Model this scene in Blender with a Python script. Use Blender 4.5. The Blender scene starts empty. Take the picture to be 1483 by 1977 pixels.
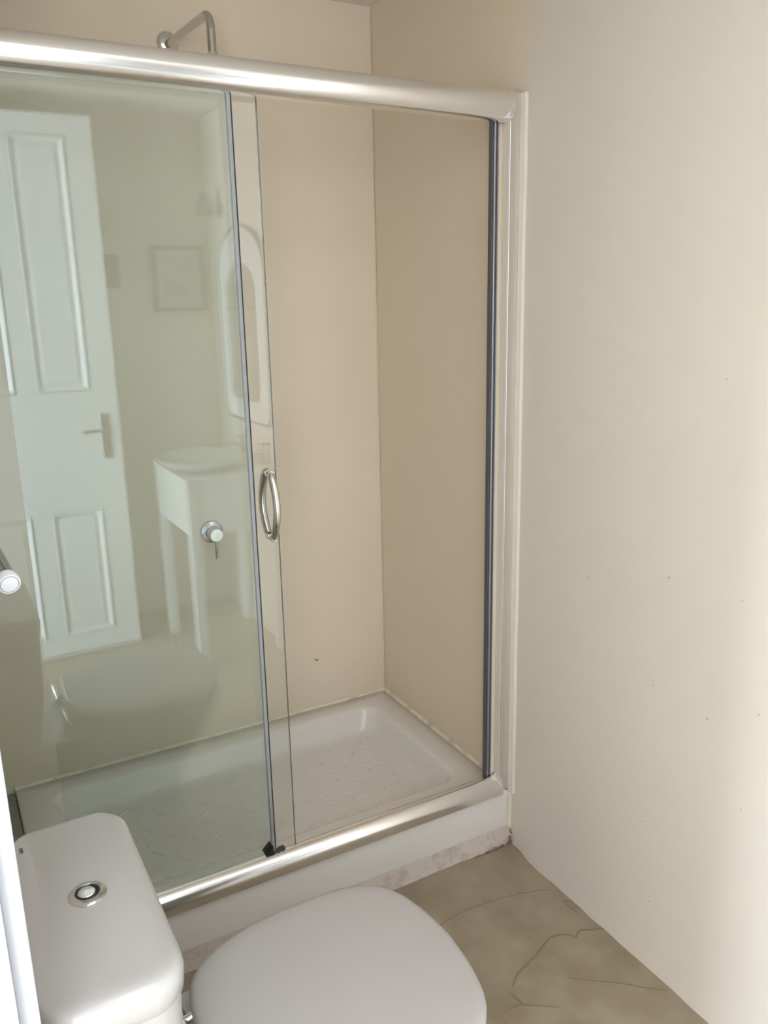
import bpy, bmesh, math, random
from mathutils import Vector, Matrix
random.seed(7)
S = bpy.context.scene
COL = S.collection
PI = math.pi

# ------------------------------------------------------------ camera
CAM = Vector((-1.3344, -1.7155, 1.5558))
yaw, pitch, roll, FPX = 0.5035, 0.2497, -0.0206, 1596.1
cy, sy, cp, sp = math.cos(yaw), math.sin(yaw), math.cos(pitch), math.sin(pitch)
fwd = Vector((sy*cp, cy*cp, -sp)); r0 = Vector((cy, -sy, 0)); u0 = r0.cross(fwd)
rt = math.cos(roll)*r0 + math.sin(roll)*u0
up = math.cos(roll)*u0 - math.sin(roll)*r0
cd = bpy.data.cameras.new('camera'); cam = bpy.data.objects.new('camera', cd); COL.objects.link(cam)
m = Matrix((rt, up, -fwd)).transposed().to_4x4(); m.translation = CAM
cam.matrix_world = m
cd.sensor_fit = 'VERTICAL'; cd.sensor_height = 36.0; cd.lens = FPX/1977*36.0
cd.clip_start = 0.02
S.camera = cam

# ------------------------------------------------------------ world, lights, exposure
w = bpy.data.worlds.new('sky'); S.world = w; w.use_nodes = True
bg = w.node_tree.nodes['Background']; bg.inputs[0].default_value = (0.75, 0.87, 1.0, 1); bg.inputs[1].default_value = 1.6
def area(name, loc, target, sx, sy_, power, color):
    l = bpy.data.lights.new(name, 'AREA'); l.shape = 'RECTANGLE'; l.size = sx; l.size_y = sy_
    l.energy = power; l.color = color
    o = bpy.data.objects.new(name, l); COL.objects.link(o); o.location = loc
    o.rotation_euler = (Vector(target)-Vector(loc)).to_track_quat('-Z', 'Y').to_euler()
    return o
# daylight entering the hall window (hall's outer wall) and the landing window behind
area('window_daylight', (-3.50, -0.80, 1.2), (0, -0.80, 1.2), 1.4, 1.9, 270, (0.74, 0.87, 1.0))
area('window_daylight', (-2.1, -3.62, 1.5), (-2.1, 0, 1.5), 1.2, 1.7, 112, (0.95, 0.965, 1.0))
S.view_settings.view_transform = 'Standard'; S.view_settings.look = 'None'
S.view_settings.gamma = 1.0; S.view_settings.use_curve_mapping = False
S.view_settings.exposure = 0.09

# ------------------------------------------------------------ materials
def mat(name, col, rough=0.5, metal=0.0, bump=0.0, bscale=60.0, blotch=None, bamt=0.5, blscale=2.0, coat=0.0, spec=0.5, lo=0.42, hi=0.62):
    M = bpy.data.materials.new(name); M.use_nodes = True
    nt = M.node_tree; b = nt.nodes['Principled BSDF']
    b.inputs['Base Color'].default_value = (*col, 1); b.inputs['Roughness'].default_value = rough
    b.inputs['Metallic'].default_value = metal; b.inputs['Coat Weight'].default_value = coat
    b.inputs['Specular IOR Level'].default_value = spec
    tc = nt.nodes.new('ShaderNodeTexCoord')
    if blotch:
        n = nt.nodes.new('ShaderNodeTexNoise'); n.inputs['Scale'].default_value = blscale; n.inputs['Detail'].default_value = 5
        n.inputs['Roughness'].default_value = 0.55
        nt.links.new(tc.outputs['Object'], n.inputs['Vector'])
        r = nt.nodes.new('ShaderNodeMapRange'); r.inputs[1].default_value = lo; r.inputs[2].default_value = hi; r.inputs[4].default_value = bamt
        nt.links.new(n.outputs['Fac'], r.inputs[0])
        mx = nt.nodes.new('ShaderNodeMix'); mx.data_type = 'RGBA'
        mx.inputs[6].default_value = (*col, 1); mx.inputs[7].default_value = (*blotch, 1)
        nt.links.new(r.outputs[0], mx.inputs[0]); nt.links.new(mx.outputs[2], b.inputs['Base Color'])
        M['mixname'] = mx.name
    if bump:
        n2 = nt.nodes.new('ShaderNodeTexNoise'); n2.inputs['Scale'].default_value = bscale; n2.inputs['Detail'].default_value = 4
        nt.links.new(tc.outputs['Object'], n2.inputs['Vector'])
        bp = nt.nodes.new('ShaderNodeBump'); bp.inputs['Strength'].default_value = bump; bp.inputs['Distance'].default_value = 0.004
        nt.links.new(n2.outputs['Fac'], bp.inputs['Height']); nt.links.new(bp.outputs[0], b.inputs['Normal'])
    return M

WALL = mat('cream_wall_paint', (0.775, 0.705, 0.62), 0.75, bump=0.10, bscale=14, blotch=(0.73, 0.68, 0.61), bamt=0.5, blscale=1.8, spec=0.3)
WALLS = mat('cream_shower_paint', (0.80, 0.69, 0.545), 0.6, bump=0.08, bscale=12, blotch=(0.785, 0.665, 0.52), bamt=0.6, blscale=2.2, spec=0.3)
CEIL = mat('ceiling_paint', (0.80, 0.75, 0.69), 0.8, bump=0.05, bscale=20)
HALLW = mat('hall_white_paint', (0.85, 0.84, 0.82), 0.8, bump=0.05, bscale=20)
HALLF = mat('hall_timber_floor', (0.42, 0.33, 0.24), 0.5, bump=0.1, bscale=8, blotch=(0.34, 0.26, 0.18), blscale=3)
FLOOR = mat('cement_screed', (0.40, 0.335, 0.245), 0.55, bump=0.25, bscale=30, blotch=(0.31, 0.245, 0.17), bamt=1.0, blscale=6.5, spec=0.35, lo=0.38, hi=0.66)
RIDGE = mat('cement_ridge', (0.26, 0.205, 0.14), 0.6, bump=0.2, bscale=60)
PLAST = mat('rough_plaster', (0.66, 0.58, 0.52), 0.85, bump=0.8, bscale=45, blotch=(0.50, 0.41, 0.35), bamt=0.9, blscale=28, lo=0.5, hi=0.7)
GRIME = mat('brown_grime', (0.24, 0.15, 0.10), 0.8, bump=0.5, bscale=80)
SILIC = mat('silicone', (0.86, 0.79, 0.64), 0.45, bump=0.3, bscale=40, blotch=(0.58, 0.47, 0.32), bamt=0.8, blscale=16, lo=0.5, hi=0.7)
BATT = mat('painted_batten', (0.80, 0.75, 0.66), 0.5, bump=0.15, bscale=20)
TRAY = mat('tray_acrylic', (0.80, 0.76, 0.72), 0.22, coat=0.3)
RIBM = mat('tray_tread', (0.80, 0.76, 0.72), 0.25, coat=0.3)
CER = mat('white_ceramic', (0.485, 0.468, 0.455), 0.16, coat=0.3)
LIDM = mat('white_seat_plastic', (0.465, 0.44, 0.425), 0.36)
DOORP = mat('white_gloss_paint', (0.84, 0.85, 0.85), 0.35)
TRIMP = mat('white_trim_paint', (0.60, 0.60, 0.62), 0.4)
CHR = mat('polished_chrome', (0.80, 0.79, 0.79), 0.10, 1.0)
CHR2 = mat('worn_chrome', (0.62, 0.62, 0.62), 0.13, 1.0)
CHR3 = mat('dark_chrome', (0.36, 0.37, 0.39), 0.15, 1.0)
RAILM = mat('polished_aluminium', (0.93, 0.92, 0.92), 0.2, 1.0, bump=0.03, bscale=3)
ALU = mat('satin_aluminium', (0.80, 0.77, 0.74), 0.38, 1.0)
SEAL = mat('dark_magnetic_seal', (0.10, 0.10, 0.115), 0.3, 0.3)
SEALL = mat('grey_seal_highlight', (0.30, 0.31, 0.34), 0.3, 0.6)
CLRS = mat('translucent_seal', (0.30, 0.31, 0.31), 0.35)
EDGEG = mat('glass_edge', (0.12, 0.17, 0.14), 0.2)
BLACK = mat('black_plastic', (0.012, 0.012, 0.018), 0.35)
DKGREY = mat('dark_grey_plastic', (0.06, 0.065, 0.06), 0.4)
CAPM = mat('white_cap', (0.88, 0.90, 0.95), 0.25, coat=0.5)
CAPR = mat('grey_groove', (0.38, 0.38, 0.42), 0.4)
INK = mat('blue_ink', (0.03, 0.05, 0.10), 0.4)
SWM = mat('grey_switch_plate', (0.13, 0.11, 0.12), 0.4)
LEDGE = mat('grey_ledge', (0.30, 0.30, 0.26), 0.7, bump=0.2, bscale=30)
PFRAME = mat('picture_frame_grey', (0.17, 0.15, 0.12), 0.4)
PAPER = mat('picture_mount', (0.72, 0.68, 0.6), 0.8)
ART = mat('picture_wash', (0.70, 0.66, 0.58), 0.8, blotch=(0.40, 0.38, 0.33), bamt=1.0, blscale=9, lo=0.45, hi=0.6)
SILVER = mat('mirror_silver', (0.80, 0.80, 0.78), 0.02, 1.0)
def glass(name, tint, refl=1.0):
    M = bpy.data.materials.new(name); M.use_nodes = True; nt = M.node_tree; nt.nodes.clear()
    o = nt.nodes.new('ShaderNodeOutputMaterial'); t = nt.nodes.new('ShaderNodeBsdfTransparent'); t.inputs[0].default_value = (*tint, 1)
    g = nt.nodes.new('ShaderNodeBsdfGlossy'); g.inputs['Roughness'].default_value = 0.0; g.inputs[0].default_value = (refl, refl, refl, 1)
    f = nt.nodes.new('ShaderNodeFresnel'); ge = nt.nodes.new('ShaderNodeNewGeometry'); mr = nt.nodes.new('ShaderNodeMapRange')
    mr.inputs[3].default_value = 1.52; mr.inputs[4].default_value = 1/1.52
    nt.links.new(ge.outputs['Backfacing'], mr.inputs[0]); nt.links.new(mr.outputs[0], f.inputs[0])
    mx = nt.nodes.new('ShaderNodeMixShader'); nt.links.new(f.outputs[0], mx.inputs[0]); nt.links.new(t.outputs[0], mx.inputs[1]); nt.links.new(g.outputs[0], mx.inputs[2])
    nt.links.new(mx.outputs[0], o.inputs[0]); return M
GLASSF = glass('green_tinted_glass', (0.943, 0.985, 0.98))
GLASSD = glass('clear_door_glass', (0.975, 0.99, 0.988))
GLASSP = glass('picture_glazing', (0.98, 0.98, 0.98))
LAMPG = mat('frosted_lamp_glass', (0.75, 0.72, 0.66), 0.3)

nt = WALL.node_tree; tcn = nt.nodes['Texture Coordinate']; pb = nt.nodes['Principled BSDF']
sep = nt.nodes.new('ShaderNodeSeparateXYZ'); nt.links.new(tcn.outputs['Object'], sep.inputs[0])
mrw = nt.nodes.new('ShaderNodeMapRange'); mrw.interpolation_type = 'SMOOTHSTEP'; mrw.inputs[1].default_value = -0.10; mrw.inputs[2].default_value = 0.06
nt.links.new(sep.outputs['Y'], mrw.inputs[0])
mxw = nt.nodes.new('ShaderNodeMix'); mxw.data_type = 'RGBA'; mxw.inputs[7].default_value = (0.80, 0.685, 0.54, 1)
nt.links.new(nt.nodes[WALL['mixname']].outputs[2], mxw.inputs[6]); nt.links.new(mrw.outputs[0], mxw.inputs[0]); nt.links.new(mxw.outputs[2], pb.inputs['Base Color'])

# ------------------------------------------------------------ helpers
def nb(): return bmesh.new()
def obj(name, bm, m_, parent=None, smooth=False, loc=None, bevel=0.0, seg=3, kind=None, auto=None):
    bmesh.ops.recalc_face_normals(bm, faces=bm.faces)
    if loc is not None: bmesh.ops.translate(bm, verts=bm.verts, vec=-Vector(loc))
    me = bpy.data.meshes.new(name); bm.to_mesh(me); bm.free()
    o = bpy.data.objects.new(name, me); COL.objects.link(o)
    if loc is not None: o.location = loc
    for x in (m_ if isinstance(m_, (list, tuple)) else [m_]): me.materials.append(x)
    if parent is not None:
        o.parent = parent
        base = Vector(parent['_w']) if '_w' in parent else Vector((0, 0, 0))
        o.location = (Vector(loc) if loc is not None else Vector((0, 0, 0))) - base
        o['_w'] = list(Vector(loc)) if loc is not None else [0, 0, 0]
    else:
        o['_w'] = list(loc) if loc is not None else [0, 0, 0]
    if bevel:
        md = o.modifiers.new('bevel', 'BEVEL'); md.width = bevel; md.segments = seg; md.limit_method = 'ANGLE'; md.angle_limit = math.radians(35)
        smooth = True
    if smooth:
        for p in me.polygons: p.use_smooth = True
        a = math.radians(auto if auto else 40)
        me.set_sharp_from_angle(angle=a) if not bevel else None
        if bevel:
            wn = o.modifiers.new('wn', 'WEIGHTED_NORMAL'); wn.keep_sharp = True
    if kind: o['kind'] = kind
    return o
def thing(name, label, cat, loc=(0, 0, 0), group=None):
    o = bpy.data.objects.new(name, None); o.empty_display_size = 0.05; COL.objects.link(o); o.location = loc
    o['_w'] = list(loc); o['label'] = label; o['category'] = cat
    if group: o['group'] = group
    return o
def tag(o, label, cat, group=None):
    o['label'] = label; o['category'] = cat
    if group: o['group'] = group
    return o
def box(bm, x0, x1, y0, y1, z0, z1):
    v = [bm.verts.new((x, y, z)) for x in (x0, x1) for y in (y0, y1) for z in (z0, z1)]
    for f in ((0, 1, 3, 2), (4, 6, 7, 5), (0, 4, 5, 1), (2, 3, 7, 6), (0, 2, 6, 4), (1, 5, 7, 3)): bm.faces.new([v[i] for i in f])
    return bm
def tube(bm, pts, r, n=14, caps=True, flat=1.0):
    pts = [Vector(p) for p in pts]; rs = r if isinstance(r, (list, tuple)) else [r]*len(pts)
    rings = []; prev = None
    for i, p in enumerate(pts):
        d = (pts[min(i+1, len(pts)-1)]-pts[max(i-1, 0)]).normalized()
        if prev is None:
            a = Vector((0, 0, 1)) if abs(d.z) < 0.9 else Vector((1, 0, 0)); s = d.cross(a).normalized()
        else: s = (prev - d*prev.dot(d)).normalized()
        prev = s; t = d.cross(s)
        rings.append([bm.verts.new(p + rs[i]*(math.cos(2*PI*k/n)*s*flat + math.sin(2*PI*k/n)*t)) for k in range(n)])
    for a, b in zip(rings, rings[1:]):
        for k in range(n): bm.faces.new((a[k], a[(k+1) % n], b[(k+1) % n], b[k]))
    if caps: bm.faces.new(rings[0][::-1]); bm.faces.new(rings[-1])
    return bm
def lathe(bm, prof, c, axis='z', n=40):
    c = Vector(c); ax = {'z': (Vector((1, 0, 0)), Vector((0, 1, 0)), Vector((0, 0, 1))), 'y': (Vector((1, 0, 0)), Vector((0, 0, 1)), Vector((0, -1, 0))),
          'x': (Vector((0, 1, 0)), Vector((0, 0, 1)), Vector((-1, 0, 0)))}[axis] if isinstance(axis, str) else axis
    rings = []
    for r, h in prof:
        if r < 1e-6: rings.append([bm.verts.new(c + ax[2]*h)])
        else: rings.append([bm.verts.new(c + r*(math.cos(2*PI*k/n)*ax[0]+math.sin(2*PI*k/n)*ax[1]) + ax[2]*h) for k in range(n)])
    for a, b in zip(rings, rings[1:]):
        for k in range(n):
            q = (k+1) % n
            vs = [a[k % len(a)], a[q % len(a)], b[q % len(b)], b[k % len(b)]]
            u = []
            for v in vs:
                if v not in u: u.append(v)
            if len(u) > 2: bm.faces.new(u)
    return bm
def loft(bm, loops, cap0=True, cap1=True):
    L = [[bm.verts.new(p) for p in lp] for lp in loops]
    n = len(L[0])
    for a, b in zip(L, L[1:]):
        for k in range(n): bm.faces.new((a[k], a[(k+1) % n], b[(k+1) % n], b[k]))
    if cap0: bm.faces.new(L[0][::-1])
    if cap1: bm.faces.new(L[-1])
    return bm
def rrect(x0, x1, y0, y1, r, z, n=8):
    pts = []
    for cx, cy_, a0 in ((x1-r, y1-r, 0), (x0+r, y1-r, PI/2), (x0+r, y0+r, PI), (x1-r, y0+r, 1.5*PI)):
        for k in range(n+1):
            a = a0 + PI/2*k/n; pts.append((cx+r*math.cos(a), cy_+r*math.sin(a), z))
    return pts
def prism_x(bm, prof, x0, x1):   # prof: list of (y,z)
    return loft(bm, [[(x0, y, z) for y, z in prof], [(x1, y, z) for y, z in prof]])
def struct(name, bm, m_, parent=None, **k):
    return obj(name, bm, m_, parent, kind='structure' if parent is None else None, **k)

XL = -1.333; YB = 0.728; YF = -2.45; HC = 2.413; TZ = 0.175
# ------------------------------------------------------------ room shell
bm = nb(); box(bm, -3.6, 0.12, -3.7, 0.85, -0.12, 0.0)
flo = struct('floor', bm, FLOOR)
bm = nb(); box(bm, -3.6, 0.12, -3.7, 0.85, HC, HC+0.1); struct('ceiling', bm, CEIL)
# right wall: a faintly wavy hand-trowelled surface
bm = nb(); NY, NZ = 60, 46
from mathutils import noise
grid = [[None]*(NZ+1) for _ in range(NY+1)]
for i in range(NY+1):
    for j in range(NZ+1):
        y = YF + (YB-YF)*i/NY; z = HC*j/NZ
        d = 0.0022*noise.noise(Vector((y*2.6, z*2.6, 3.1)))
        if z < 0.25 and y < -0.03: d += -0.016*(1-z/0.25)**3*(0.6+0.8*abs(noise.noise(Vector((y*9, 0, 1)))))
        if -0.08 < y < 0.08: d = 0
        grid[i][j] = bm.verts.new((d, y, z))
for i in range(NY):
    for j in range(NZ): bm.faces.new((grid[i][j], grid[i][j+1], grid[i+1][j+1], grid[i+1][j]))
box(bm, 0.012, 0.12, YF-0.1, YB+0.12, -0.0, HC)
for f in bm.faces: f.material_index = 0
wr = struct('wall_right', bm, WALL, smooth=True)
bm = nb(); box(bm, XL, 0.0, YB, YB+0.12, 0, HC); struct('wall_back', bm, WALLS)
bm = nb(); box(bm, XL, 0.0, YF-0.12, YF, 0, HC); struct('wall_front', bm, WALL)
DY0, DY1, DH = -2.08, -0.99, 2.325
bm = nb(); box(bm, XL-0.13, XL, DY1+0.03, YB+0.12, 0, HC); box(bm, XL-0.13, XL, YF-0.12, DY0-0.03, 0, HC); box(bm, XL-0.13, XL, DY0-0.03, DY1+0.03, DH+0.03, HC)
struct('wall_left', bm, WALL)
# hall beyond the doorway, only what its light and reflections need
bm = nb(); box(bm, -3.58, -3.45, -3.6, 0.85, 0, 0.15); box(bm, -3.58, -3.45, -3.6, 0.85, 2.15, HC); box(bm, -3.58, -3.45, -3.6, -1.5, 0.15, 2.15); box(bm, -3.58, -3.45, -0.1, 0.85, 0.15, 2.15)
struct('wall_hall', bm, HALLW)
bm = nb(); box(bm, -3.6, XL-0.13, -3.6, -3.5, 0, 0.6); box(bm, -3.6, XL-0.13, -3.6, -3.5, 2.35, HC); box(bm, -3.6, -2.7, -3.6, -3.5, 0.6, 2.35); box(bm, -1.5, XL-0.13, -3.6, -3.5, 0.6, 2.35)
struct('wall_landing', bm, HALLW)
bm = nb(); box(bm, -3.6, XL-0.13, 0.2, 0.32, 0, HC); struct('wall_hall_end', bm, HALLW)
bm = nb(); box(bm, XL-0.13, XL-0.0, -3.6, YF-0.12, 0, HC); struct('wall_hall_side', bm, HALLW)
def window_frame(n, axis, c, a0, a1, z0, z1):
    bm = nb(); t = 0.03
    def bb(u0, u1, w0, w1):
        if axis == 'x': box(bm, c-0.02, c+0.02, u0, u1, w0, w1)
        else: box(bm, u0, u1, c-0.02, c+0.02, w0, w1)
    bb(a0, a1, z0, z0+0.05); bb(a0, a1, z1-0.05, z1); bb(a0, a0+0.05, z0+0.05, z1-0.05); bb(a1-0.05, a1, z0+0.05, z1-0.05); bb((a0+a1)/2-t, (a0+a1)/2+t, z0+0.05, z1-0.05)
    struct(n, bm, TRIMP)
window_frame('window_1', 'x', -3.47, -1.5, -0.1, 0.15, 2.15)
window_frame('window_2', 'y', -3.52, -2.7, -1.5, 0.6, 2.35)

# door lining and architrave (near edge shows at the left of the frame)
XA = -1.3175
bm = nb()
box(bm, XL-0.14, -1.3365, DY1, DY1+0.03, 0, DH+0.03); box(bm, XL-0.14, -1.3365, DY0-0.03, DY0, 0, DH+0.03); box(bm, XL-0.14, -1.3365, DY0, DY1, DH, DH+0.03)
struct('trim_1', bm, TRIMP, bevel=0.001)
bm = nb()
box(bm, XL-0.0045, XA, DY1+0.0292, DY1+0.10, 0, DH+0.10)
box(bm, XL, XA, DY0-0.10, DY0-0.031, 0, DH+0.10); box(bm, XL, XA, DY0-0.031, DY1+0.031, DH+0.031, DH+0.10)
struct('trim_2', bm, TRIMP, bevel=0.003)

# trowel ridges raised on the cement floor
def smooth_path(p, n=8):
    out = []
    P = [Vector((a, b, 0)) for a, b in p]; P = [2*P[0]-P[1]] + P + [2*P[-1]-P[-2]]
    for i in range(1, len(P)-2):
        for k in range(n):
            t = k/n; a, b, c, d = P[i-1:i+3]
            out.append(0.5*((2*b)+(c-a)*t+(2*a-5*b+4*c-d)*t*t+(3*b-a-3*c+d)*t**3))
    out.append(P[-2]); return out
ridges = [
    ([(-0.40, -0.205), (-0.336, -0.2), (-0.274, -0.193), (-0.179, -0.201), (-0.105, -0.217), (-0.026, -0.245)], 0.0022),
    ([(-0.322, -0.453), (-0.305, -0.440), (-0.288, -0.429), (-0.226, -0.41), (-0.155, -0.383), (-0.122, -0.385), (-0.099, -0.396), (-0.09, -0.415)], 0.0035),
    ([(-0.092, -0.412), (-0.075, -0.400), (-0.061, -0.401), (-0.03, -0.415), (-0.004, -0.425)], 0.003),
    ([(-0.193, -0.499), (-0.15, -0.535), (-0.099, -0.575), (-0.05, -0.62), (-0.021, -0.643)], 0.003),
    ([(-0.339, -0.461), (-0.336, -0.485), (-0.332, -0.507)], 0.003),
    ([(-0.38, -0.5), (-0.36, -0.503), (-0.336, -0.509), (-0.30, -0.532), (-0.267, -0.553)], 0.003),
    ([(-0.035, -0.293), (-0.02, -0.304), (-0.008, -0.308)], 0.002), ([(-0.037, -0.326), (-0.018, -0.33), (-0.006, -0.34)], 0.002),
    ([(-0.03, -0.295), (-0.032, -0.33), (-0.028, -0.36)], 0.002), ([(-0.40, -0.52), (-0.385, -0.55), (-0.33, -0.575)], 0.002),
]
bm = nb()
for p, r in ridges:
    q = smooth_path(p); n = len(q)
    q = [Vector((v.x+0.0025*noise.noise(v*40), v.y+0.0025*noise.noise(v*40+Vector((5, 0, 0))), 0.0)) for v in q]
    tube(bm, q, [r*(0.25+0.9*math.sin(PI*(i+0.5)/n)**0.5)*(0.8+0.4*abs(noise.noise(q[i]*30))) for i in range(n)], 8)
for v in bm.verts: v.co.z *= 0.75
obj('trowel_ridge', bm, RIDGE, flo, smooth=True, kind='stuff')

bm = nb()
for y, z, r in ((-0.303, 0.903, 1.3), (-0.545, 0.973, 1.5), (-0.252, 0.897, 0.9), (-0.523, 0.714, 1.0), (-0.729, 0.979, 1.0), (-0.651, 1.4, 1.0), (-0.671, 0.699, 1.2), (-0.787, 0.762, 1.2), (-0.768, 0.542, 1.0), (-0.516, 0.363, 1.1), (-0.354, 1.078, 0.9), (-0.552, 0.169, 1.2), (0.224, 0.779, 1.0), (0.231, 0.2, 1.6)):
    bmesh.ops.create_icosphere(bm, subdivisions=1, radius=0.0011*r, matrix=Matrix.Translation((-0.0005+0.0022*noise.noise(Vector((y*2.6, z*2.6, 3.1))), y, z)))
obj('wall_speck', bm, GRIME, wr, kind='stuff')

# ------------------------------------------------------------ shower tray on its plastered plinth
X0, X1, Y0, Y1 = -1.257, -0.006, -0.02, 0.724
t = thing('shower_tray', 'wide white shower tray with sloped sides behind the glass screen', 'shower tray', ((X0+X1)/2, (Y0+Y1)/2, 0.055))
bm = nb(); zb = 0.057
ix0, ix1, iy0, iy1 = X0+0.09, X1-0.086, 0.105, Y1-0.075
loops = [rrect(X0, X1, Y0, Y1, 0.006, zb), rrect(X0, X1, Y0, Y1, 0.006, TZ-0.010), rrect(X0+0.001, X1-0.001, Y0+0.002, Y1-0.001, 0.006, TZ-0.004), rrect(X0+0.005, X1-0.004, Y0+0.007, Y1-0.004, 0.008, TZ),
         rrect(ix0-0.008, ix1+0.008, iy0-0.008, iy1+0.008, 0.065, TZ), rrect(ix0, ix1, iy0, iy1, 0.06, TZ-0.003), rrect(ix0+0.008, ix1-0.008, iy0+0.008, iy1-0.008, 0.055, TZ-0.012),
         rrect(ix0+0.032, ix1-0.032, iy0+0.03, iy1-0.03, 0.05, TZ-0.062), rrect(ix0+0.045, ix1-0.045, iy0+0.04, iy1-0.04, 0.045, TZ-0.072), rrect(ix0+0.065, ix1-0.065, iy0+0.06, iy1-0.06, 0.03, TZ-0.076)]
loft(bm, loops)
obj('tray_body', bm, TRAY, t, smooth=True, auto=60, loc=(-0.63, 0.35, 0.1))
# raised basket-weave treads
me0 = None; k = 0
fz = TZ-0.076
nx, ny = 16, 7
for i in range(nx):
    for j in range(ny):
        px_ = ix0+0.11+(ix1-ix0-0.22)*i/(nx-1); py_ = iy0+0.10+(iy1-iy0-0.20)*j/(ny-1)
        a = 0.66 if (i+j) % 2 else -0.88
        if me0 is None:
            bm = nb(); tube(bm, [(-0.024, 0, 0), (-0.018, 0, 0), (0.018, 0, 0), (0.024, 0, 0)], [0.001, 0.0045, 0.0045, 0.001], 8)
            for v in bm.verts: v.co.z *= 0.4
            o = obj('tread_rib', bm, RIBM, t, smooth=True); me0 = o.data
        else:
            o = bpy.data.objects.new('tread_rib', me0); COL.objects.link(o); o.parent = t
        o.location = Vector((px_, py_, fz)) - Vector(t['_w']); o.rotation_euler = (0, 0, a)
# plinth of rough plaster
bm = nb(); n = 60
prof0 = []
L0, L1 = [], []
for i in range(n+1):
    x = X0 + (0.0-X0)*i/n
    wv = 0.006*noise.noise(Vector((x*7, 0, 0)))+0.003*noise.noise(Vector((x*25, 2, 0)))
    L0.append((bm.verts.new((x, -0.027+wv*0.8, -0.004)), bm.verts.new((x, -0.022+wv*0.6, 0.03)), bm.verts.new((x, -0.018+wv*0.3, 0.0575)), bm.verts.new((x, 0.15, 0.0575)), bm.verts.new((x, 0.15, -0.004))))
for a, b in zip(L0, L0[1:]):
    for k in range(5): bm.faces.new((a[k], a[(k+1) % 5], b[(k+1) % 5], b[k]))
bm.faces.new(L0[0]); bm.faces.new(L0[-1][::-1])
struct('trim_3', bm, PLAST, smooth=True)
bm = nb(); box(bm, XL, X0-0.002, -0.02, YB, 0, TZ-0.012); struct('trim_4', bm, LEDGE)
bm = nb()   # mortar bed under the tray, hidden support
box(bm, X0, X1, 0.15, YB-0.01, 0, 0.056); struct('trim_5', bm, PLAST)
# sealant beads
def bead(name, pts, r, m_=SILIC, amp=0.25):
    bm = nb(); q = []
    for a, b in zip(pts, pts[1:]):
        a, b = Vector(a), Vector(b); n = max(2, int((b-a).length/0.012))
        q += [a.lerp(b, i/n) for i in range(n)]
    q.append(Vector(pts[-1]))
    tube(bm, q, [r*(1+amp*noise.noise(p*35)) for p in q], 8)
    return struct(name, bm, m_, smooth=True)
bead('trim_6', [(X0, YB-0.002, TZ+0.001), (-0.003, YB-0.002, TZ+0.001)], 0.0068)
bead('trim_7', [(-0.003, YB-0.002, TZ+0.001), (-0.003, 0.02, TZ+0.001)], 0.0078)
bead('trim_8', [(-0.003, YB-0.002, TZ), (-0.003, YB-0.002, HC-0.02)], 0.0022, WALLS)
bead('trim_9', [(-0.003, -0.021, 0.055), (-0.003, -0.022, TZ-0.003)], 0.0075)
# grime in the corner between plinth, wall and floor
bm = nb()
for i in range(90):
    s = random.random()**2
    x = -0.004-0.13*s; y = -0.031-0.004*random.random(); z = 0.001+0.012*random.random()*(1-s)
    if i < 22: x = -0.004-0.004*random.random(); y = -0.028-0.006*random.random(); z = 0.05*random.random()
    bmesh.ops.create_icosphere(bm, subdivisions=1, radius=0.0022*(0.5+random.random()), matrix=Matrix.Translation((x, y, z)))
obj('grime', bm, GRIME, None, kind='stuff'); bpy.data.objects['grime']['label'] = 'dark brown grime crumbs in floor corner below the tray'; bpy.data.objects['grime']['category'] = 'grime'
# mould specks on the shower wall
for nm, pts, par in (('stain_mark', [(-0.274, YB, 0.362), (-0.271, YB, 0.353), (-0.264, YB, 0.351), (-0.262, YB, 0.357)], 'wall_back'),):
    bm = nb(); tube(bm, [Vector(p)+Vector((0, -0.0005, 0)) for p in pts], 0.0014, 6); obj(nm, bm, DKGREY, bpy.data.objects[par], smooth=True)

# ------------------------------------------------------------ shower screen
sc = thing('shower_screen', 'framed glass shower screen with chrome rails across the tray front', 'shower screen', (-0.65, 0.0, TZ))
def rail_prof(zc, hz, yc=-0.002, dy=0.034):
    p = [(yc+0.034, zc+hz*0.93)]
    for k in range(19):
        a = PI/2 + PI*k/18
        p.append((yc-0.001+dy*math.cos(a)*1.0, zc+hz*math.sin(a)))
    p += [(yc+0.001, zc-hz*0.9), (yc+0.001, zc-hz*0.35), (yc+0.034, zc-hz*0.35)]; return p
bm = nb(); prism_x(bm, rail_prof(1.993, 0.034), XL+0.003, -0.036)
obj('top_rail', bm, RAILM, sc, smooth=True, auto=50, loc=(-0.7, 0, 1.993))
bm = nb()
bp_ = [(0.034, TZ+0.001), (0.034, TZ+0.010), (0.016, TZ+0.012), (0.009, TZ+0.040), (0.004, TZ+0.050)]
for k in range(1, 13):
    a = PI/2*k/12; bp_.append((-0.003-0.031*math.sin(a), TZ+0.018+0.035*math.cos(a)))
bp_ += [(-0.0335, TZ+0.001)]
prism_x(bm, bp_, XL+0.0285, -0.036)
obj('bottom_rail', bm, RAILM, sc, smooth=True, auto=50, loc=(-0.7, 0, TZ))
bm = nb(); box(bm, -0.036, -0.001, -0.016, 0.032, TZ+0.001, 2.028)
obj('side_jamb', bm, ALU, sc, bevel=0.002, loc=(-0.018, 0, TZ))
bm = nb(); box(bm, -0.0385, -0.0365, -0.014, 0.008, TZ+0.051, 1.969); obj('jamb_lip', bm, BATT, sc, loc=(-0.037, 0, TZ))
bm = nb(); box(bm, XL+0.001, XL+0.028, -0.016, 0.032, TZ+0.001, 1.969); obj('side_jamb', bm, ALU, sc, bevel=0.002, loc=(XL+0.014, 0, TZ))
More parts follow.
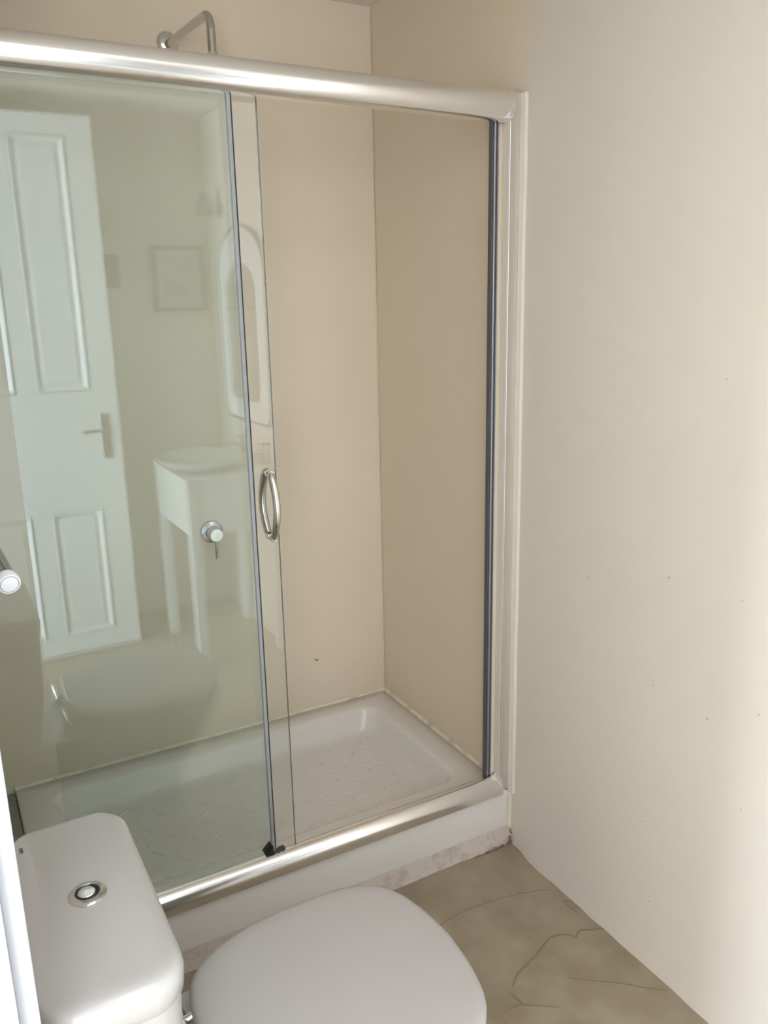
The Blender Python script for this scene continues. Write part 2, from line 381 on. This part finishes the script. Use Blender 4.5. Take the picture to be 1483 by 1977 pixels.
# rail end brackets, bright wedges closing the rails at the jamb
for zc, sg in ((1.993, 1), (TZ+0.020, -1)):
    bm = nb()
    tri = [(-0.0385, 0.012), (-0.0385, -0.024), (-0.047, -0.027), (-0.062, -0.029), (-0.050, -0.016), (-0.043, 0.0)] if sg > 0 else [(-0.0385, 0.034), (-0.0385, 0.000), (-0.0410, 0.008), (-0.0455, 0.019), (-0.0530, 0.027), (-0.066, 0.031)]
    def yy(z):
        h = 0.034 if sg > 0 else 0.032; q = min(1, abs(z)/h)
        return -0.003-0.0342*math.sqrt(1-q*q)-0.0015 if sg > 0 else -0.002-0.0322*math.sqrt(1-q*q)-0.0012
    dz = 0 if sg > 0 else -0.002
    loft(bm, [[(x, yy(z+dz), zc+z) for x, z in tri], [(x, yy(z+dz)+0.004, zc+z) for x, z in tri]])
    obj('rail_end_bracket', bm, CAPM, sc, loc=(-0.045, -0.02, zc))
# magnetic seal strip near the right jamb (twin ridge)
bm = nb(); box(bm, -0.072, -0.052, 0.006, 0.020, TZ+0.014, 1.9868)
ds = obj('door_seal', bm, SEAL, sc, bevel=0.001, loc=(-0.06, 0.01, TZ)); ds['label'] = 'dark grey magnetic strip'
bm = nb(); tube(bm, [(-0.0645, 0.005, TZ+0.052), (-0.0645, 0.005, 1.9865)], 0.0035, 10)
obj('seal_ridge', bm, SEALL, ds, smooth=True, loc=(-0.06, 0.01, TZ))
bm = nb(); tube(bm, [(-0.0555, 0.005, TZ+0.052), (-0.0555, 0.005, 1.9865)], 0.002, 8)
obj('seal_ridge', bm, SEALL, ds, smooth=True, loc=(-0.06, 0.01, TZ))
bm = nb(); box(bm, -0.051, -0.037, 0.010, 0.016, TZ+0.014, 1.9868)
obj('filler_strip', bm, WALLS, sc, loc=(-0.045, 0.01, TZ))
# fixed glass, room side
bm = nb(); box(bm, XL+0.029, -0.724, -0.003, 0.003, TZ+0.052, 1.9868)
fg = obj('fixed_pane', bm, GLASSF, sc, loc=(-0.98, 0, TZ)); fg['label'] = 'fixed green-tinted glass pane on the left'
bm = nb(); box(bm, -0.7295, -0.7215, -0.0055, 0.0055, TZ+0.052, 1.9865); obj('edge_seal', bm, CLRS, fg, bevel=0.0015, loc=(-0.725, 0, TZ))
bm = nb(); box(bm, -0.7205, -0.7190, -0.005, 0.006, TZ+0.052, 1.9865); obj('seal_lip', bm, DKGREY, fg, loc=(-0.72, 0, TZ))
# floor guide block on the bottom rail, cracked plastic
bm = nb(); loft(bm, [[(-0.748, -0.012, TZ+0.052), (-0.726, -0.012, TZ+0.052), (-0.726, 0.02, TZ+0.052), (-0.748, 0.02, TZ+0.052)], [(-0.735, -0.01, TZ+0.069), (-0.7285, -0.01, TZ+0.074), (-0.7285, 0.016, TZ+0.074), (-0.735, 0.016, TZ+0.069)]])
gd = obj('door_guide', bm, BLACK, sc, loc=(-0.735, 0, TZ+0.05)); gd['label'] = 'broken dark plastic guide'
bm = nb()
for i in range(12):
    x = -0.724+0.0024*i; h = 0.002+0.005*random.random()
    box(bm, x, x+0.003, -0.012+0.006*random.random(), 0.004, TZ+0.0505, TZ+0.0525+h)
obj('guide_fragment', bm, DKGREY, gd, loc=(-0.735, 0, TZ+0.05))
# sliding door, slid open behind the fixed pane
bm = nb(); box(bm, -1.19, -0.658, 0.019, 0.025, TZ+0.016, 1.9868)
sd = obj('sliding_door', bm, GLASSD, sc, loc=(-0.92, 0.022, TZ)); sd['label'] = 'clear glass sliding door pushed left behind the fixed pane'
bm = nb(); box(bm, -0.6578, -0.6568, 0.0188, 0.0252, TZ+0.016, 1.9868); obj('polished_edge', bm, EDGEG, sd, loc=(-0.657, 0.022, TZ))
def hbar(s):
    P = []; zt, zb_ = 1.184, 1.034; n = 26
    for k in range(n+1):
        u = k/n; z = zt+(zb_-zt)*u
        dd = 0.012+0.030*math.sin(PI*u)**0.85
        P.append((-0.676, 0.022-s*(0.003+dd), z))
    bm = nb(); tube(bm, P, [0.0080 if (i in (0, n)) else 0.0092 for i in range(n+1)], 16, flat=0.95)
    for z in (zt, zb_):
        lathe(bm, [(0.0095, 0.0), (0.0095, 0.012), (0.0075, 0.018), (0, 0.0195)], (-0.676, 0.022-s*0.003, z), (Vector((1, 0, 0)), Vector((0, 0, 1)), Vector((0, -s, 0))), 20)
    return bm
obj('door_handle', hbar(1), CHR, sd, smooth=True, loc=(-0.679, 0.0, 1.11)); obj('door_handle', hbar(-1), CHR2, sd, smooth=True, loc=(-0.679, 0.04, 1.11))
# painted batten on the wall beside the jamb
bm = nb(); n = 40
for i in range(n+1): pass
ring = []
for i in range(n+1):
    z = TZ-0.006+(2.03-TZ)*i/n; wv = 0.0025*noise.noise(Vector((z*4, 0, 7))); yy = -0.036-0.004*(1-i/n)+wv
    ring.append([bm.verts.new(p) for p in ((0.004, -0.0165, z), (-0.007, -0.0165, z), (-0.0065, yy+0.004, z), (-0.001, yy, z), (0.004, yy, z))])
for a, b in zip(ring, ring[1:]):
    for k in range(5): bm.faces.new((a[k], a[(k+1) % 5], b[(k+1) % 5], b[k]))
bm.faces.new(ring[0]); bm.faces.new(ring[-1][::-1])
struct('trim_10', bm, BATT, smooth=True)

# ------------------------------------------------------------ added glowing ceiling panel, unseen: fill light and a streak on the top rail
cl_ = thing('added_light_panel', 'added unseen glowing opal panel overhead, for fill light and rail highlight', 'added light panel', (-0.90, -1.25, HC))
bm = nb(); box(bm, -1.20, -0.62, -1.62, -0.88, HC-0.03, HC-0.0005); obj('frame', bm, TRIMP, cl_, bevel=0.004, loc=(-0.91, -1.25, HC))
OPAL = bpy.data.materials.new('opal_diffuser'); OPAL.use_nodes = True
ob_ = OPAL.node_tree.nodes['Principled BSDF']; ob_.inputs['Base Color'].default_value = (0.8, 0.8, 0.8, 1)
ob_.inputs['Emission Color'].default_value = (1.0, 0.96, 0.92, 1); ob_.inputs['Emission Strength'].default_value = 2.3
bm = nb(); box(bm, -1.18, -0.64, -1.60, -0.90, HC-0.036, HC-0.0305); obj('diffuser', bm, OPAL, cl_, loc=(-0.91, -1.25, HC))

# ------------------------------------------------------------ shower arm and mixer
sa = thing('shower_pipe', 'bent chrome shower pipe on wall above the top rail', 'shower arm', (-0.628, YB, 2.243))
bm = nb(); lathe(bm, [(0, 0), (0.030, 0.0), (0.030, 0.002), (0.026, 0.007), (0.012, 0.011), (0.0, 0.011)], (-0.628, YB, 2.243), 'y', 36)
obj('wall_flange', bm, CHR, sa, smooth=True, loc=(-0.628, YB, 2.243))
bm = nb()
pts = [(-0.628, YB-0.005, 2.243), (-0.625, 0.66, 2.243)]
for k in range(1, 5): pts.append((-0.622-0.004*k, 0.66-0.03*k, 2.243-0.001*k))
arc = []
cy2, cz2, rr = 0.475, 2.205, 0.042
for k in range(0, 13):
    a = PI/2*k/12*1.0; arc.append((-0.603, cy2-rr*math.sin(a), cz2+rr*math.cos(a)-0.004))
pts = [(-0.628, YB-0.005, 2.238), (-0.622, 0.66, 2.239), (-0.612, 0.56, 2.242)] + arc + [(-0.603, cy2-rr, 2.165), (-0.603, cy2-rr, 2.150)]
tube(bm, pts, 0.0108, 18)
obj('arm_pipe', bm, CHR2, sa, smooth=True, loc=(-0.61, 0.55, 2.2))
bm = nb(); lathe(bm, [(0, -0.02), (0.0115, -0.02), (0.0135, -0.017), (0.0135, 0.003), (0.0115, 0.006), (0.0112, 0.007), (0, 0.007)], (-0.603, cy2-rr, 2.146), 'z', 24)
obj('pipe_nut', bm, CHR, sa, smooth=True, loc=(-0.603, 0.43, 2.14))
mx_ = thing('shower_mixer', 'round chrome mixer tap with thin lever on shower back wall', 'mixer tap', (-0.606, YB, 0.869))
c = (-0.606, YB, 0.869)
bm = nb(); lathe(bm, [(0, 0), (0.036, 0), (0.036, 0.004), (0.033, 0.008), (0.022, 0.010), (0, 0.010)], c, 'y', 48); obj('wall_plate', bm, CHR2, mx_, smooth=True, loc=c)
bm = nb(); lathe(bm, [(0.0, 0.008), (0.0215, 0.008), (0.0215, 0.052), (0.0195, 0.055), (0, 0.055)], c, 'y', 40); obj('mixer_body', bm, CHR2, mx_, smooth=True, loc=c)
bm = nb(); tube(bm, [(c[0], YB-0.042, c[2]-0.018), (c[0], YB-0.042, c[2]-0.078)], 0.0048, 12); obj('lever', bm, CHR2, mx_, smooth=True, loc=c)

# ------------------------------------------------------------ toilet
AX = -0.672
to = thing('toilet', 'white close-coupled toilet with closed lid in front of the tray', 'toilet', (-0.95, AX, 0))
# cistern lid outline, slightly bowed
def cist(z, g, r=0.042, x0=-1.318, x1=-1.150, y0=-0.868, y1=-0.476):
    x0 -= g*0.2; x1 += g; y0 -= g; y1 += g
    pts = rrect(x0, x1, y0, y1, r+g, z, 8); out = []
    xm = (x0+x1)/2; ym = (y0+y1)/2
    for x, y, zz in pts:
        u = (x-xm)/((x1-x0)/2); v = (y-ym)/((y1-y0)/2)
        if x > xm: x += 0.006*(1-v*v)
        y += (0.009*(1-u*u)) * (1 if v > 0 else -1)
        out.append((x, y, zz))
    return out
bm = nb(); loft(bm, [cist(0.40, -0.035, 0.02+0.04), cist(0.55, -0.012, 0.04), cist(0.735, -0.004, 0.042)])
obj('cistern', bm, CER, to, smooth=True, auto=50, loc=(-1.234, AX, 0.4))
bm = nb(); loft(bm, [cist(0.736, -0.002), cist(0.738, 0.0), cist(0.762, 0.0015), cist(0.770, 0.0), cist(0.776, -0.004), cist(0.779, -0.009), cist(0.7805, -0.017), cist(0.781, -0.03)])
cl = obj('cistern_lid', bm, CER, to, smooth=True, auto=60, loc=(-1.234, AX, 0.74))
bc = (-1.232, AX+0.001, 0.780)
bm = nb(); lathe(bm, [(0.0, 0), (0.0255, 0.0), (0.0255, 0.002), (0.0225, 0.0048), (0.0165, 0.0055), (0.0158, 0.003), (0, 0.003)], bc, 'z', 48)
fb = obj('flush_button', bm, CHR2, cl, smooth=True, loc=bc)
bm = nb(); lathe(bm, [(0.0105, 0.0031), (0.0160, 0.0031), (0.0160, 0.0036), (0.0105, 0.0036), (0.0105, 0.0031)], bc, 'z', 40)
obj('button_gap', bm, BLACK, cl, loc=bc)
bm = nb(); lathe(bm, [(0, 0.003), (0.0115, 0.003), (0.0115, 0.0062), (0.0105, 0.0072), (0, 0.0078)], (bc[0]-0.0012, bc[1]-0.001, bc[2]), 'z', 40)
obj('button_centre', bm, CHR, cl, smooth=True, loc=bc)
# little blue printed mark near the rear left corner of the lid
bm = nb(); z = 0.7814
mk = Vector((-1.3005, -0.524, z)); ex = Vector((0.0026, -0.0003, 0)); ey = Vector((0.0, 0.0068, 0))
for a0, a1, b0, b1 in ((-1, 1, -1, -.7), (-1, 1, .7, 1), (-1, -.6, -.5, .6), (-.4, .9, .1, .5), (-.4, .6, -.45, -.1), (.6, 1, -.6, 0.2)):
    vs = [bm.verts.new(mk+ex*a+ey*b) for a, b in ((a0, b0), (a1, b0), (a1, b1), (a0, b1))]; bm.faces.new(vs)
obj('printed_mark', bm, INK, cl, loc=mk)
# lid outline from the photograph, symmetric about the toilet axis
half = [(-0.643, 0.0), (-0.645, 0.03), (-0.6485, 0.065), (-0.655, 0.100), (-0.665, 0.134), (-0.683, 0.166), (-0.711, 0.190), (-0.748, 0.205), (-0.79, 0.211), (-0.85, 0.2125), (-0.924, 0.208), (-0.98, 0.196), (-1.034, 0.173), (-1.066, 0.146), (-1.082, 0.118), (-1.0905, 0.08), (-1.094, 0.04), (-1.095, 0.0)]
def outline(z, g=0.0, sx=1.0):
    full = half + [(x, -d) for x, d in half[-2:0:-1]]
    cxm = -0.865
    P = [Vector((x, AX+d, 0)) for x, d in full]; n = len(P); Q = []
    for i in range(n):
        for k in range(4):
            t_ = k/4; a, b, c_, d_ = P[i-1], P[i], P[(i+1) % n], P[(i+2) % n]
            Q.append(0.5*((2*b)+(c_-a)*t_+(2*a-5*b+4*c_-d_)*t_*t_+(3*b-a-3*c_+d_)*t_**3))
    out = []
    m_ = len(Q)
    for i in range(m_):
        tn = (Q[(i+1) % m_]-Q[i-1]).normalized(); nn = Vector((-tn.y, tn.x, 0))
        if nn.dot(Q[i]-Vector((cxm, AX, 0))) < 0: nn = -nn
        q = Q[i]+nn*g; q.x = cxm+(q.x-cxm)*sx
        out.append((q.x, q.y, z))
    return out
def scaled(z, k):
    return [(-0.865+(x+0.865)*k, AX+(y-AX)*k, z) for x, y, _ in outline(z, -0.03)]
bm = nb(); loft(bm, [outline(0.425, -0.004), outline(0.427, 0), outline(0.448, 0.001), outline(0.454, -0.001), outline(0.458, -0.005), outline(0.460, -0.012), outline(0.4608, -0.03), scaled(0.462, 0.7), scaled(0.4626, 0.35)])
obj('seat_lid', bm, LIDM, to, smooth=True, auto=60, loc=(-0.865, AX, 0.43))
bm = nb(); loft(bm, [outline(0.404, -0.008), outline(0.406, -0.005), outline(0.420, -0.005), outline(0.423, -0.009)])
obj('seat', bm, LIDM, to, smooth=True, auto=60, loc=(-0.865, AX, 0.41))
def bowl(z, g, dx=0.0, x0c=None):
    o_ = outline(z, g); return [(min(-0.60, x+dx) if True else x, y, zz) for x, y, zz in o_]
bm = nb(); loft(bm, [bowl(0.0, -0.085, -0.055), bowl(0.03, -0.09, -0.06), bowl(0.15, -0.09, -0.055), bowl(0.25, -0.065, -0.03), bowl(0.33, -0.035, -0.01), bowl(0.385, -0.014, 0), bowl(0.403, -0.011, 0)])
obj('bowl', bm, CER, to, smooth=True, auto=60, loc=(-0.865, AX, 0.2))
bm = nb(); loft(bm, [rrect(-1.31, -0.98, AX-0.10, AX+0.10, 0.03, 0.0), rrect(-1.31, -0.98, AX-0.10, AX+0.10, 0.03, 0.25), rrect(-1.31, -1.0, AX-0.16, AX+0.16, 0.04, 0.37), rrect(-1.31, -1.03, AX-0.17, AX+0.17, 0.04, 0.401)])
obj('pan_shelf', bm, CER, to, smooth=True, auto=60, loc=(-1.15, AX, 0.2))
for s in (-1, 1):
    bm = nb(); tube(bm, [(-1.106, AX+s*0.055, 0.425), (-1.106, AX+s*0.115, 0.425)], 0.010, 14); tube(bm, [(-1.106, AX+s*0.085, 0.425), (-1.106, AX+s*0.085, 0.400)], 0.012, 14)
    tube(bm, [(-1.106, AX+s*0.085, 0.428), (-1.085, AX+s*0.085, 0.432)], 0.007, 12)
    obj('hinge', bm, CHR, to, smooth=True, loc=(-1.106, AX+s*0.085, 0.41))

# ------------------------------------------------------------ towel rail end on the left wall
tr = thing('towel_rail', 'chrome towel rail end with white cap above the cistern', 'towel rail', (XL, -0.40, 1.30))
e = Vector((-1.2745, -0.664, 1.233)); s_ = Vector((-1.300, -0.45, 1.283)); dr = (e-s_).normalized()
a1 = dr.cross(Vector((0, 0, 1))).normalized(); a2 = a1.cross(dr)
bm = nb(); tube(bm, [(XL, -0.40, 1.30), (-1.318, -0.415, 1.297), s_, s_.lerp(e, 0.5), e-dr*0.012], 0.0112, 24); obj('rail_tube', bm, CHR3, tr, smooth=True, loc=s_)
fx = (a1, a2, dr)
bm = nb(); lathe(bm, [(0.0, -0.015), (0.0122, -0.015), (0.0133, -0.012), (0.0136, -0.003), (0.0128, 0.0005), (0.0112, 0.001), (0.0112, -0.001), (0, -0.001)], e, fx, 36)
ec = obj('end_cap', bm, CAPM, tr, smooth=True, loc=e); ec['label'] = 'round white end cap'
bm = nb(); lathe(bm, [(0.0100, -0.0008), (0.0112, -0.0008), (0.0112, 0.0002), (0.0100, 0.0002), (0.0100, -0.0008)], e, fx, 36); obj('groove_ring', bm, CAPR, ec, smooth=True, loc=e)
bm = nb(); lathe(bm, [(0.0102, -0.0008), (0.0100, 0.0008), (0.006, 0.0018), (0, 0.0022)], e, fx, 36); obj('cap_disc', bm, CAPM, ec, smooth=True, loc=e)
bm = nb(); lathe(bm, [(0, 0), (0.026, 0), (0.026, -0.004), (0.014, -0.009), (0, -0.009)], (XL, -0.40, 1.30), 'x', 32)
for v in bm.verts: v.co.x = XL + abs(v.co.x-XL)
obj('wall_flange', bm, CHR2, tr, smooth=True, loc=(XL, -0.40, 1.30))

# ------------------------------------------------------------ room door leaf (seen mirrored in the glass), open into the room
YD = -2.06; th = 0.038; dx0, dx1 = -1.326, -0.583
dl = struct('door_1', box(nb(), dx0, dx1, YD-th, YD-0.012, 0.008, 2.313), DOORP, bevel=0.001)
def slab(nm, x0, x1, z0, z1, dep=0.0, m_=DOORP):
    return obj(nm, box(nb(), x0, x1, YD-0.0119, YD+dep, z0, z1), m_, dl, bevel=0.003, loc=(dx0, YD, 0))
mid0, mid1 = -1.010, -0.925
for (a, b, c_, d_) in ((dx0, -1.215, 0.008, 2.313), (-0.695, dx1, 0.008, 2.313)): slab('stile', a, b, c_, d_)
slab('muntin', -0.995, -0.915, 0.105, 0.675); slab('muntin', -0.995, -0.915, 1.205, 2.23)
for c_, d_ in ((0.008, 0.105), (0.675, 1.205), (2.23, 2.313)): slab('cross_rail', -1.2149, -0.6951, c_, d_)
for x0, x1 in ((-1.215, -0.995), (-0.915, -0.695)):
    for z0, z1 in ((0.105, 0.675), (1.205, 2.23)):
        bm = nb()
        loft(bm, [[(x0, YD-0.0119, z0), (x1, YD-0.0119, z0), (x1, YD-0.0119, z1), (x0, YD-0.0119, z1)]]+[[(x0+g, YD+d, z0+g), (x1-g, YD+d, z0+g), (x1-g, YD+d, z1-g), (x0+g, YD+d, z1-g)] for g, d in ((0.002, 0.004), (0.008, 0.006), (0.016, -0.003), (0.024, -0.010), (0.046, -0.003), (0.052, -0.004))])
        obj('door_panel', bm, DOORP, dl, loc=(x0, YD, z0))
bm = nb(); box(bm, -0.668, -0.628, YD, YD+0.006, 0.90, 1.10); hp = obj('lock_plate', bm, CHR2, dl, bevel=0.002, loc=(-0.648, YD, 1.0))
bm = nb(); tube(bm, [(-0.648, YD+0.004, 1.03), (-0.648, YD+0.045, 1.03)], 0.009, 12); tube(bm, [(-0.648, YD+0.045, 1.03), (-0.70, YD+0.05, 1.032), (-0.755, YD+0.048, 1.03)], [0.009, 0.008, 0.007], 12)
obj('lever_handle', bm, CHR2, dl, smooth=True, loc=(-0.648, YD, 1.03))

# ------------------------------------------------------------ things seen mirrored: switch, picture, mirror, lamp, washstand
sw = tag(obj('light_switch', box(nb(), -0.505, -0.440, YF, YF+0.009, 1.64, 1.795), SWM, bevel=0.002, loc=(-0.47, YF, 1.72)), 'grey wall switch plate beside the door leaf, mirrored in glass', 'light switch')
obj('rocker', box(nb(), -0.485, -0.460, YF+0.009, YF+0.013, 1.69, 1.745), SWM, sw, bevel=0.001, loc=(-0.47, YF, 1.72))
pc = thing('framed_picture', 'small framed picture with pale mount on wall behind the camera', 'picture', (-0.158, YF, 1.68))
px0, px1, pz0, pz1 = -0.287, -0.03, 1.527, 1.836
bm = nb()
for a, b, c_, d_ in ((px0, px1, pz0, pz0+0.020), (px0, px1, pz1-0.020, pz1), (px0, px0+0.020, pz0+0.020, pz1-0.020), (px1-0.020, px1, pz0+0.020, pz1-0.020)): box(bm, a, b, YF, YF+0.03, c_, d_)
obj('frame', bm, PFRAME, pc, loc=(-0.158, YF, 1.68))
obj('mount', box(nb(), px0+0.0201, px1-0.0201, YF+0.001, YF+0.010, pz0+0.0201, pz1-0.0201), PAPER, pc, loc=(-0.158, YF, 1.68))
obj('print', box(nb(), px0+0.05, px1-0.05, YF+0.0101, YF+0.0115, pz0+0.07, pz1-0.06), ART, pc, loc=(-0.158, YF, 1.68))
obj('glazing', box(nb(), px0+0.0202, px1-0.0202, YF+0.018, YF+0.020, pz0+0.0202, pz1-0.0202), GLASSP, pc, loc=(-0.158, YF, 1.68))
# mirror on the right wall above the basin: white border, arched head, thin shelf
def arch(y0, y1, z0, z1, rb, x):
    r = (y1-y0)/2; pts = []
    for k in range(25): a = PI*k/24; pts.append((x, (y0+y1)/2+r*math.cos(a), z1-r*0.62+0.62*r*math.sin(a)))
    for k in range(9): a = PI+PI/2*k/8; pts.append((x, y0+rb+rb*math.cos(a), z0+rb+rb*math.sin(a)))
    for k in range(9): a = 1.5*PI+PI/2*k/8; pts.append((x, y1-rb+rb*math.cos(a), z0+rb+rb*math.sin(a)))
    return pts
my0, my1, mz0, mz1 = -2.27, -1.63, 1.02, 1.90
mi = thing('wall_mirror', 'arched white-bordered mirror on right wall above the washstand', 'mirror', (-0.0, -1.95, mz0))
bm = nb(); loft(bm, [arch(my0, my1, mz0, mz1, 0.07, -0.004), arch(my0, my1, mz0, mz1, 0.07, -0.020), arch(my0+0.012, my1-0.012, mz0+0.012, mz1-0.012, 0.06, -0.022), arch(my0+0.012, my1-0.012, mz0+0.012, mz1-0.012, 0.06, -0.012)])
obj('rim', bm, PFRAME, mi, smooth=True, loc=(0, -1.95, 1.0))
bm = nb(); loft(bm, [arch(my0+0.0125, my1-0.0125, mz0+0.0125, mz1-0.0125, 0.06, -0.0121), arch(my0+0.0125, my1-0.0125, mz0+0.0125, mz1-0.0125, 0.06, -0.017)])
obj('border', bm, DOORP, mi, loc=(0, -1.95, 1.0))
bm = nb(); loft(bm, [arch(my0+0.12, my1-0.12, mz0+0.10, mz1-0.16, 0.06, -0.0171), arch(my0+0.12, my1-0.12, mz0+0.10, mz1-0.16, 0.06, -0.0185)])
obj('mirror_glass', bm, SILVER, mi, loc=(0, -1.95, 1.0))
obj('glass_shelf', box(nb(), -0.10, -0.0186, my0+0.13, my1-0.13, 1.395, 1.401), GLASSD, mi, loc=(0, -1.95, 1.4))
wl = thing('wall_lamp', 'swan-neck wall lamp over the mirror', 'lamp', (0, -2.2, 1.95))
bm = nb(); lathe(bm, [(0, 0), (0.035, 0), (0.035, 0.008), (0.02, 0.016), (0, 0.016)], (0, -2.2, 1.98), 'x', 28); obj('back_plate', bm, CHR2, wl, smooth=True, loc=(0, -2.2, 1.98))
bm = nb(); tube(bm, [(-0.01, -2.2, 1.98), (-0.022, -2.2, 2.0), (-0.03, -2.2, 2.06), (-0.045, -2.2, 2.10), (-0.065, -2.2, 2.105), (-0.082, -2.2, 2.09), (-0.085, -2.2, 2.06)], 0.007, 12); obj('neck', bm, CHR2, wl, smooth=True, loc=(0, -2.2, 2.0))
bm = nb(); lathe(bm, [(0.012, 0.10), (0.022, 0.085), (0.036, 0.03), (0.044, 0.0), (0.041, 0.0), (0.033, 0.03), (0.019, 0.08), (0.012, 0.095)], (-0.085, -2.2, 1.96), 'z', 32); obj('shade', bm, PFRAME, wl, smooth=True, loc=(-0.085, -2.2, 1.96))
# washstand
ws = thing('washstand', 'white painted washstand with legs against right wall, mirrored in glass', 'washstand', (-0.22, -1.86, 0))
WSP = mat('washstand_paint', (0.66, 0.66, 0.64), 0.4)
wx0, wx1, wy0, wy1, wz = -0.430, -0.006, -2.14, -1.60, 0.850
obj('countertop', box(nb(), wx0-0.004, wx1, wy0, wy1, wz-0.02, wz), WSP, ws, bevel=0.003, loc=(-0.2, -1.86, wz))
obj('apron', box(nb(), wx0, wx0+0.02, wy0+0.046, wy1-0.046, 0.605, wz-0.021), WSP, ws, bevel=0.002, loc=(wx0, -1.86, 0.7))
for y0, y1 in ((wy0+0.004, wy0+0.020), (wy1-0.020, wy1-0.004)): obj('side_panel', box(nb(), wx0+0.046, wx1-0.046, y0, y1, 0.605, wz-0.021), WSP, ws, bevel=0.002, loc=(-0.2, y0, 0.7))
for x in (wx0, wx1-0.045):
    for y in (wy0, wy1-0.045): obj('leg', box(nb(), x, x+0.045, y, y+0.045, 0.0, wz-0.021), WSP, ws, bevel=0.003, loc=(x, y, 0))
bs = thing('wash_basin', 'round-fronted white basin on the washstand top', 'basin', (-0.23, -1.88, wz))
bm = nb()
def ell(a, b, z, n=48): return [(-0.285+a*math.cos(2*PI*k/n), -1.87+b*math.sin(2*PI*k/n), z) for k in range(n)]
loft(bm, [ell(0.12, 0.15, wz), ell(0.185, 0.225, wz+0.03), ell(0.195, 0.245, wz+0.045), ell(0.198, 0.248, wz+0.050), ell(0.190, 0.24, wz+0.053), ell(0.17, 0.21, wz+0.048), ell(0.13, 0.16, wz+0.02), ell(0.03, 0.03, wz+0.010)])
obj('bowl', bm, CER, bs, smooth=True, auto=60, loc=(-0.23, -1.88, wz))
for i, y in enumerate((-2.02, -1.72)):
    c = (-0.030, y, wz)
    tp = thing('basin_tap', 'chrome pillar tap at the %s of the basin' % (('far left', 'near right')[i]), 'tap', c, 'pillar taps behind the basin')
    bm = nb(); lathe(bm, [(0, 0), (0.020, 0), (0.020, 0.006), (0.013, 0.01), (0.013, 0.07), (0.016, 0.075), (0, 0.075)], c, 'z', 24); obj('tap_body', bm, CHR2, tp, smooth=True, loc=c)
    bm = nb(); tube(bm, [(c[0], y, wz+0.055), (c[0]-0.05, y, wz+0.07), (c[0]-0.09, y, wz+0.06), (c[0]-0.095, y, wz+0.052)], 0.009, 12); obj('spout', bm, CHR2, tp, smooth=True, loc=c)
    bm = nb()
    for k in range(2): a = PI/2*k+0.4; tube(bm, [(c[0]-0.03*math.cos(a), y-0.03*math.sin(a), wz+0.095), (c[0]+0.03*math.cos(a), y+0.03*math.sin(a), wz+0.095)], 0.006, 10)
    lathe(bm, [(0, -0.022), (0.008, -0.022), (0.008, 0.004), (0, 0.008)], (c[0], y, wz+0.096), 'z', 16); obj('cross_handle', bm, CHR2, tp, smooth=True, loc=c)

for o in bpy.data.objects:
    if '_w' in o: del o['_w']
